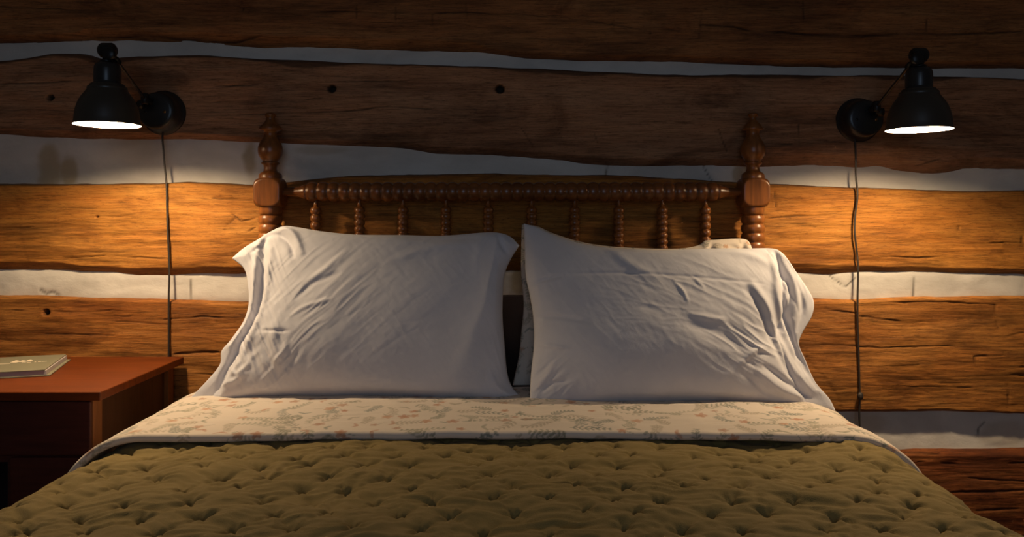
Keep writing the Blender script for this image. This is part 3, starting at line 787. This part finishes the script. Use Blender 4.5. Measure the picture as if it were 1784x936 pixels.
pillow('pillow', 'white pillow with drooping open case end, nearer the wooden nightstand',
    top=[(404, 450), (425, 432), (448, 418), (470, 405), (495, 395), (520, 397), (560, 404), (620, 410), (700, 411), (770, 412), (840, 406), (870, 406), (890, 413), (905, 428)],
    bottom=[(326, 699), (345, 699), (420, 694), (500, 691), (600, 691), (700, 693), (800, 697), (860, 699), (893, 700), (911, 694)],
    left=[(404, 450), (426, 470), (432, 500), (433, 530), (424, 560), (402, 592), (386, 612), (383, 635), (362, 662), (326, 699)],
    right=[(905, 428), (890, 452), (879, 480), (876, 520), (876, 560), (880, 610), (884, 650), (893, 675), (911, 694)],
    dbase=1.930, lean=0.36, thick_f=0.085, thick_b=0.055, mat=M_SHEET, hem='L', hem_w=0.07, seed=3,
    folds=[([(465, 425), (461, 463), (455, 505), (443, 560), (420, 603), (392, 650), (382, 690)], 6, -0.014),
           ([(452, 432), (447, 470), (444, 505), (430, 560), (405, 602)], 6, 0.009),
           ([(478, 440), (474, 480), (468, 525), (455, 570), (435, 615), (405, 660)], 7, 0.008),
           ([(460, 430), (471, 413), (496, 418), (514, 437), (519, 455)], 5, -0.010),
           ([(455, 420), (472, 402), (500, 403), (522, 420), (535, 450)], 6, 0.010),
           ([(440, 440), (455, 436), (461, 446)], 4, -0.006),
           ([(500, 560), (490, 600), (500, 640)], 9, 0.006), ([(467, 583), (490, 586), (516, 587)], 3, -0.004),
           ([(490, 640), (505, 625), (515, 608)], 5, 0.006), ([(400, 640), (420, 655), (445, 640)], 5, 0.005), ([(385, 672), (410, 668), (440, 655)], 5, 0.005),
           ([(550, 500), (580, 480), (610, 450)], 5, 0.0035), ([(530, 530), (560, 505), (600, 490)], 5, -0.0035), ([(520, 560), (550, 545), (590, 535)], 4, 0.003),
           ([(845, 420), (835, 460), (838, 500)], 10, 0.004), ([(868, 410), (874, 430), (884, 445)], 5, -0.006), ([(855, 660), (870, 680), (890, 692)], 6, 0.006), ([(840, 690), (850, 660), (845, 630)], 8, -0.004),
           ([(700, 418), (760, 424), (830, 420)], 6, -0.004), ([(680, 470), (760, 440), (830, 432)], 8, 0.003)],
    zones=[(440, 560, 60, 140, 1.15, 10, 0.013), (560, 520, 90, 90, -.75, 8, 0.004), (500, 640, 90, 50, -.8, 7, 0.005), (870, 640, 30, 60, 1.3, 7, .005)])

pillow('pillow', 'white pillow with folded-back open case end, leaning on the floral pillow',
    top=[(912, 389), (935, 396), (965, 410), (1010, 425), (1060, 433), (1110, 436), (1160, 437), (1230, 434), (1300, 433), (1345, 433), (1362, 440), (1372, 452)],
    bottom=[(923, 698), (945, 703), (975, 707), (1050, 705), (1150, 703), (1250, 701), (1340, 702), (1400, 706), (1440, 712), (1456, 717)],
    left=[(912, 389), (914, 430), (916, 480), (924, 520), (929, 555), (930, 600), (925, 650), (923, 698)],
    right=[(1372, 452), (1390, 480), (1408, 505), (1418, 527), (1414, 552), (1398, 580), (1392, 600), (1402, 625), (1420, 665), (1445, 695), (1456, 717)],
    dbase=1.890, lean=0.38, thick_f=0.085, thick_b=0.045, mat=M_SHEET, hem='R', hem_w=0.10, seed=13,
    folds=[([(1300, 505), (1324, 540), (1340, 574), (1361, 612), (1380, 649), (1413, 682)], 7.5, 0.011),
           ([(1290, 515), (1316, 548), (1330, 582), (1350, 622), (1372, 655)], 6, -0.006),
           ([(1350, 440), (1360, 477), (1360, 530), (1382, 595), (1400, 634), (1425, 675)], 5, -0.014),
           ([(1340, 445), (1346, 480), (1345, 520), (1366, 580)], 7, 0.010),
           ([(1372, 470), (1385, 510), (1380, 555)], 10, 0.012), ([(1392, 520), (1396, 545), (1388, 575)], 5, -0.006),
           ([(1324, 645), (1365, 668), (1406, 689)], 6, -0.009), ([(1310, 652), (1350, 680), (1400, 698)], 8, 0.007), ([(1290, 660), (1340, 694), (1400, 699)], 5, -0.004),
           ([(1360, 470), (1372, 500), (1362, 530)], 4, -0.005), ([(1395, 600), (1388, 625), (1402, 650)], 5, -0.007),
           ([(987, 487), (1080, 488), (1180, 494), (1320, 504)], 3, -0.0025), ([(1165, 505), (1178, 520), (1187, 540)], 3, 0.0035), ([(1200, 500), (1215, 514)], 3, 0.003),
           ([(925, 500), (950, 494), (975, 490)], 4, -0.005), ([(928, 555), (970, 560), (1020, 572)], 4, -0.0035), ([(930, 600), (960, 610), (985, 615)], 4, 0.004),
           ([(930, 680), (950, 660), (965, 640)], 5, 0.005), ([(940, 690), (960, 672), (985, 668)], 4, -0.005), ([(1280, 640), (1305, 618), (1322, 616)], 5, 0.007), ([(1180, 575), (1240, 590), (1290, 620)], 12, -0.006),
           ([(1180, 560), (1230, 568), (1250, 570)], 5, 0.004), ([(1250, 440), (1300, 450), (1345, 470)], 9, 0.006), ([(1060, 440), (1090, 470), (1140, 500)], 9, 0.005)],
    zones=[(1290, 600, 60, 60, .5, 8, 0.008), (1180, 520, 90, 60, .4, 7, 0.004), (1375, 510, 30, 60, 1.2, 10, 0.006), (1400, 650, 30, 40, 1.0, 8, .006), (960, 670, 50, 40, -.7, 7, 0.006), (1110, 560, 80, 50, .1, 5, .003)])

pillow('pillow', 'cream floral print pillow peeking out behind the white pillow, against the headboard',
    top=[(909, 391), (935, 394), (965, 407), (1010, 421), (1060, 429), (1130, 433), (1185, 433), (1215, 428), (1228, 420), (1245, 418), (1298, 417), (1311, 437)],
    bottom=[(893, 672), (960, 672), (1100, 672), (1250, 672), (1350, 672)],
    left=[(909, 391), (908, 430), (908, 480), (912, 530), (908, 580), (904, 620), (893, 672)],
    right=[(1311, 437), (1325, 500), (1340, 600), (1350, 672)],
    dbase=2.045, lean=0.22, thick_f=0.035, thick_b=0.035, mat=M_FLORAL, seed=23, print_seed=77, nu=240, nv=160,
    folds=[([(1240, 419), (1236, 440), (1230, 470)], 5, -0.008), ([(1295, 418), (1292, 440), (1290, 470)], 5, -0.008), ([(904, 560), (912, 600), (905, 640)], 5, -0.006)],
    zones=[(905, 560, 20, 120, 1.3, 9, .007), (1260, 430, 60, 30, .3, 8, .006)])

# ------------------------------------------------------------------ nightstand
def build_nightstand():
    zt = 0.651
    xr, yf, yb = -0.967, 1.820, 2.285
    W_ = 0.62; xl = xr - W_
    root = empty('nightstand', (xr - W_ / 2, (yf + yb) / 2, 0), 'reddish-brown wooden nightstand with a drawer against the log wall', 'nightstand')
    def add(*a, **k):
        o = box(*a, **k); keep(o, root); return o
    add('tabletop', (xl, yf, zt - .021), (xr, yb, zt), M_CABTOP, bevel=.0025)
    bx0, bx1, by0, by1, zb = xl + .029, xr - .029, yf + .022, yb - .004, zt - .0212
    sw = .042
    for x0 in (bx0, bx1 - .028):
        for y0 in (by0, by1 - .035):
            add('leg', (x0, y0, 0), (x0 + .028, y0 + (sw if y0 == by0 else .035), zb), M_CABSIDE, bevel=.0015)
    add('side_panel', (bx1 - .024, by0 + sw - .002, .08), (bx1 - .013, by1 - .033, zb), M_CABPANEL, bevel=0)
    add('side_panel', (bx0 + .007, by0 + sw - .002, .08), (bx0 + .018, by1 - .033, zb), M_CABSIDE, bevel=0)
    add('back_panel', (bx0 + .026, by1 - .02, .08), (bx1 - .026, by1 - .01, zb), M_CABIN, bevel=0)
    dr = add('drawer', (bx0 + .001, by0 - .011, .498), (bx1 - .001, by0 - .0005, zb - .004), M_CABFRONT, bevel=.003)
    kn = lathe('knob', [(0, .0), (.007, 0), (.006, .012), (.013, .018), (.015, .024), (.010, .030), (0, .031)], M_CABFRONT, None, ((bx0 + bx1) / 2, by0 - .0105, .565), '-Y', 24)
    kn.parent = dr
    from mathutils import Matrix
    add('shelf', (bx0 + .026, by0 + .004, .478), (bx1 - .026, by1 - .02, .494), M_CABFRONT, bevel=.001)
    xd = -1.187
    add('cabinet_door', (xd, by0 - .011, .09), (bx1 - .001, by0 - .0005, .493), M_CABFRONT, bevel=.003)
    add('divider', (xd - .016, by0 + .006, .085), (xd - .002, by1 - .02, .478), M_CABFRONT, bevel=.001)
    add('bottom_shelf', (bx0 + .026, by0 + .004, .070), (bx1 - .026, by1 - .02, .086), M_CABFRONT, bevel=.001)
build_nightstand()

def build_book():
    z0 = 0.6515; zc = z0 + .0175
    br = np.array(on_plane(103, 618, zc)); fr = np.array(on_plane(78, 644, zc))
    fl_dir = np.array(on_plane(0, 648.2, zc)) - fr; fl_dir /= np.linalg.norm(fl_dir)
    up = br - fr; h = np.linalg.norm(up); w = 0.25
    # square it
    up = np.array([-fl_dir[1], fl_dir[0]]) * np.sign(np.dot(np.array([-fl_dir[1], fl_dir[0]]), up)) * h
    root = empty('book', (fr[0] + fl_dir[0] * w / 2 + up[0] / 2, fr[1] + fl_dir[1] * w / 2 + up[1] / 2, z0), 'sage green hardcover book lying on the nightstand', 'book')
    mc = plain('sage_cover', (0.20, 0.185, 0.12), 0.7); mp = plain('page_edges', (0.42, 0.37, 0.36), 0.8); me_ = plain('gilt_emblem', (0.85, 0.72, 0.55), 0.5)
    def slab(name, a0, a1, b0, b1, za, zb, mat):
        # a along the width (from the right corner to the left), b along the height
        q = []
        for z in (za, zb):
            for a, b in ((a0, b0), (a1, b0), (a1, b1), (a0, b1)):
                p = fr + fl_dir * a + up / h * b
                q.append((p[0], p[1], z))
        o = mesh_np(name, q, [(0, 1, 2, 3), (7, 6, 5, 4), (0, 4, 5, 1), (1, 5, 6, 2), (2, 6, 7, 3), (3, 7, 4, 0)], mat, smooth=False)
        b = o.modifiers.new('Bevel', 'BEVEL'); b.width = .0006; b.segments = 2
        keep(o, root); return o
    slab('back_cover', -.012, w, -.001, h, z0, z0 + .0030, mc)
    slab('pages', -.003, w - .004, .002, h - .004, z0 + .0031, zc - .0027, mp)
    c = slab('front_cover', 0, w, 0, h, zc - .0026, zc, mc)
    # three-crested wave mark and the thin line of lettering below it
    def patch(pts, name):
        P = [on_plane(a, b, zc + .0004) for a, b in pts]
        n = len(P) // 2
        co = [(p[0], p[1], zc + .0004) for p in P]
        f = [(i, i + 1, len(P) - 2 - i, len(P) - 1 - i) for i in range(n - 1)]
        return np.array(co), np.array(f)
    up_ = [(18, 631.5), (24, 629.5), (28, 628), (32, 628.6), (35, 629.5), (39, 628.2), (42, 628.3), (46, 629.0), (50, 627.0), (54, 626.4), (57.5, 627.6)]
    lo_ = [(57.5, 628.2), (54, 629), (50, 629.9), (46, 630.2), (42, 630.8), (39, 631), (35, 630.9), (32, 631), (28, 632.0), (24, 632.2), (18, 631.9)]
    parts = [patch(up_ + lo_, 'e')]
    for x0, x1 in ((-30, -10), (-6, 18), (38, 45), (46.5, 54), (60, 63), (66, 72), (73, 82)):
        y0 = 634.6 - x0 * .062; y1 = 634.6 - x1 * .062
        parts.append(patch([(x0, y0 - .35), (x1, y1 - .35), (x1, y1 + .35), (x0, y0 + .35)], 'l'))
    cc, ff = merge(parts)
    e = mesh_np('emblem', cc, ff, me_, None, smooth=False)
    keep(e, root)
build_book()

# ------------------------------------------------------------------ wall lamps
def build_lamp(sg, sx, sz, px_, pz, label, cordpts, knot=None):
    """sg -1 left lamp, +1 right lamp; shade axis x, rim height, wall plate x and z"""
    D = 1.95; k = D / F
    root = empty('wall_lamp', (px_, 2.30, pz), label, 'lamp')
    def add(o, p=root):
        keep(o, root); return o
    L = lambda name, prof, mat, loc, axis='Z', seg=64: add(lathe(name, prof, mat, None, loc, axis, seg))
    # wall plate: stepped disc and a deep canopy
    L('wall_plate', [(0, 0), (.0655, 0), (.0665, .004), (.0655, .008), (.062, .010), (.0605, .014), (.058, .018), (.0555, .030), (.054, .050), (.050, .056), (.040, .059), (.0, .0605)], M_BLACK, (px_, 2.306, pz), '-Y')
    for a in (-.035, .035):
        L('screw', [(0, .0), (.0042, 0), (.0042, .002), (.003, .0034), (0, .0036)], M_BRASS if a > 0 else M_BLACK2, (px_ + a * .8, 2.306 - .0575, pz - .004), '-Y', 16)
    # pivot carrying the arm
    ax, ay, az = px_ + sg * .018, 2.222, pz + .030
    c1 = tube_arrays([(px_ + sg * .012, 2.25, pz + .024), (ax, ay, az)], .009, 20)
    c2, f2 = lathe_arrays([(0, -.016), (.009, -.016), (.011, -.013), (.011, .012), (.009, .015), (0, .016)], 28)
    c3, f3 = lathe_arrays([(0, -.013), (.007, -.013), (.007, -.008), (.0125, -.007), (.0125, .007), (.007, .008), (0, .008)], 28)
    cc, ff = merge([c1, (c2 + np.array((ax, ay, az)), f2), (c3[:, [2, 1, 0]] + np.array((ax + sg * .012, ay + .004, az - .016)), f3)])
    add(mesh_np('pivot', cc, ff, M_BLACK2))
    tx, ty, tz = sx - sg * .016, D + .012, sz + (217 - 103) * k
    c, f = tube_arrays([(ax, ay, az), (tx, ty, tz)], .0042, 16)
    add(mesh_np('arm', c, f, M_BLACK2))
    # swivel joint on top of the socket
    h = lambda y: sz + (217 - y) * k
    c2, f2 = lathe_arrays([(0, -.021), (.011, -.021), (.017, -.016), (.019, -.012), (.019, .012), (.017, .016), (.011, .021), (0, .021)], 32)
    c2 = c2[:, [2, 1, 0]] + np.array((sx, D, h(88)))
    c3, f3 = lathe_arrays([(0, h(109)), (.017, h(109)), (.018, h(106)), (.012, h(104)), (.010, h(99)), (.012, h(92)), (0, h(92))], 32)
    c4, f4 = lathe_arrays([(0, -.008), (.013, -.008), (.016, -.004), (.016, .006), (.010, .010), (0, .010)], 28)
    c4 = c4[:, [0, 2, 1]] + np.array((sx - sg * .012, D - .014, h(96)))
    c5, f5 = tube_arrays([(sx, D, h(96)), (tx, ty, tz), (tx + (ax - tx) * .05, ty + (ay - ty) * .05, tz + (az - tz) * .05)], .009, 16)
    cc, ff = merge([(c2, f2), (c3 + np.array((sx, D, 0)), f3), (c4, f4), (c5, f5)])
    add(mesh_np('swivel_joint', cc, ff, M_BLACK2))
    # socket housing
    q = lambda y, r: (r * k * .885, h(y) - sz)
    L('socket_housing', [q(150, 0.1), q(150, 26), q(146, 26.5), q(144, 24.2), q(142, 24.8), q(122, 24.8), q(116, 23.8), q(111.5, 21), q(109, 17), q(108, 10), q(108, 0)][::-1], M_BLACK, (sx, D, sz))
    # bell shade, outside, with two stepped collars
    sh = L('shade', [q(147, 20), q(147, 30), q(148, 31.5), q(151.5, 32), q(152, 35.5), q(155.5, 36.5), q(156.5, 36), q(157.5, 36.4), q(163, 41), q(170, 46.5), q(178, 51.3), q(187, 55.0), q(196, 57.3), q(206, 58.7), q(214, 59.8), q(217, 61), q(218, 61.2), q(218, 60.4)], M_SHADE, (sx, D, sz), 'Z', 96)
    inn = lathe('shade_lining', [q(218, 60.4), q(214, 58.6), q(206, 57.4), q(196, 56), q(187, 53.5), q(178, 49.8), q(170, 45), q(163, 39.5), q(158, 35), q(155, 33), q(152, 20), q(151, 0)], M_INNER, None, (sx, D, sz), 'Z', 96)
    keep(inn, root)
    bz = h(BULB_Y)
    c, f = lathe_arrays([(0, -.024), (.010, -.0225), (.018, -.017), (.0225, -.008), (.0235, .0), (.021, .010), (.015, .021), (.012, .030), (.012, .042), (0, .042)], 32)
    add(mesh_np('light_bulb', c + np.array((sx, D, bz)), f, M_BULB))
    # cord down the wall
    cp = [(wx(a, 2.288), (2.288 if not isinstance(b, tuple) else b[1]), wz(b if not isinstance(b, tuple) else b[0], 2.288)) for a, b in cordpts]
    c, f = tube_arrays(smooth_path(cp, 90), .0029, 10)
    add(mesh_np('power_cord', c, f, M_CORD))
    if knot:
        kx, kz = wx(knot[0], 2.285), wz(knot[1], 2.285)
        c, f = lathe_arrays([(0, -.011), (.006, -.010), (.0085, -.003), (.0085, .004), (.005, .010), (0, .011)], 20)
        add(mesh_np('cord_switch', c + np.array((kx + .001, 2.284, kz)), f, M_CORD))
    # light inside the shade
    ld = bpy.data.lights.new('lamp_light', 'POINT'); ld.energy = LAMP_W; ld.color = LAMP_COL; ld.shadow_soft_size = 0.026
    lo = bpy.data.objects.new('lamp_light', ld); COL.objects.link(lo); lo.location = (sx, D, bz - .029)
    keep(lo, root)

BULB_Y = 167
LAMP_W = 28.0
LAMP_COL = (1.0, 0.73, 0.43)
build_lamp(-1, -1.018, 1.060 + (380 - 217) * 1.95 / F, -1.035, wz(196, 2.29), 'black metal wall lamp above the nightstand and book',
           [(284, (226, 2.292)), (283, 240), (285, 265), (287, 290), (290, 320), (291, 360), (292, 400), (294, 440), (295, 480), (294, 520), (294, 570), (294, 622), (294, 700), (296, 820), (295, 980)])
build_lamp(1, 1.024, 1.060 + (380 - 225.5) * 1.95 / F, 1.028, wz(209, 2.29), 'black metal wall lamp without nightstand below it, its cord hanging beside the bed',
           [(1489, (236, 2.292)), (1490, 252), (1491, 280), (1491, 305), (1494, 340), (1490, 375), (1489, 405), (1493, 440), (1495, 470), (1494, 520), (1494, 560), (1496, 620), (1497, 660), (1498, 690), (1497, 720), (1498, 760), (1499, 820), (1497, 900), (1499, 980)], knot=(1498, 690))

# ------------------------------------------------------------------ light, world, camera
def area(name, loc, rot, size, size_y, e, col):
    l = bpy.data.lights.new(name, 'AREA'); l.shape = 'RECTANGLE'; l.size = size; l.size_y = size_y; l.energy = e; l.color = col
    o = bpy.data.objects.new(name, l); COL.objects.link(o); o.location = loc; o.rotation_euler = rot
    return o
area('window_light', (0.0, -1.3, 1.45), (math.radians(84), 0, 0), 0.9, 1.3, 7.6, (0.54, 0.73, 1.0))
w = bpy.data.worlds.new('World'); SC.world = w; w.use_nodes = True
bg = w.node_tree.nodes['Background']; bg.inputs[0].default_value = (1.0, 0.80, 0.66, 1); bg.inputs[1].default_value = 0.034

cam = bpy.data.cameras.new('camera'); cam.sensor_width = 36; cam.lens = F * 36 / 1784
cam.shift_y = -(468 - CY) / 1784
co = bpy.data.objects.new('camera', cam); COL.objects.link(co); co.location = (0, 0, EYE); co.rotation_euler = (math.pi / 2, 0, 0)
cam.clip_start = 0.02
SC.camera = co
SC.view_settings.view_transform = 'Standard'
SC.view_settings.look = 'None'
SC.view_settings.exposure = 0.0
SC.cycles.use_denoising = True
SC.cycles.max_bounces = 8
SC.cycles.diffuse_bounces = 5
SC.cycles.sample_clamp_indirect = 4.0
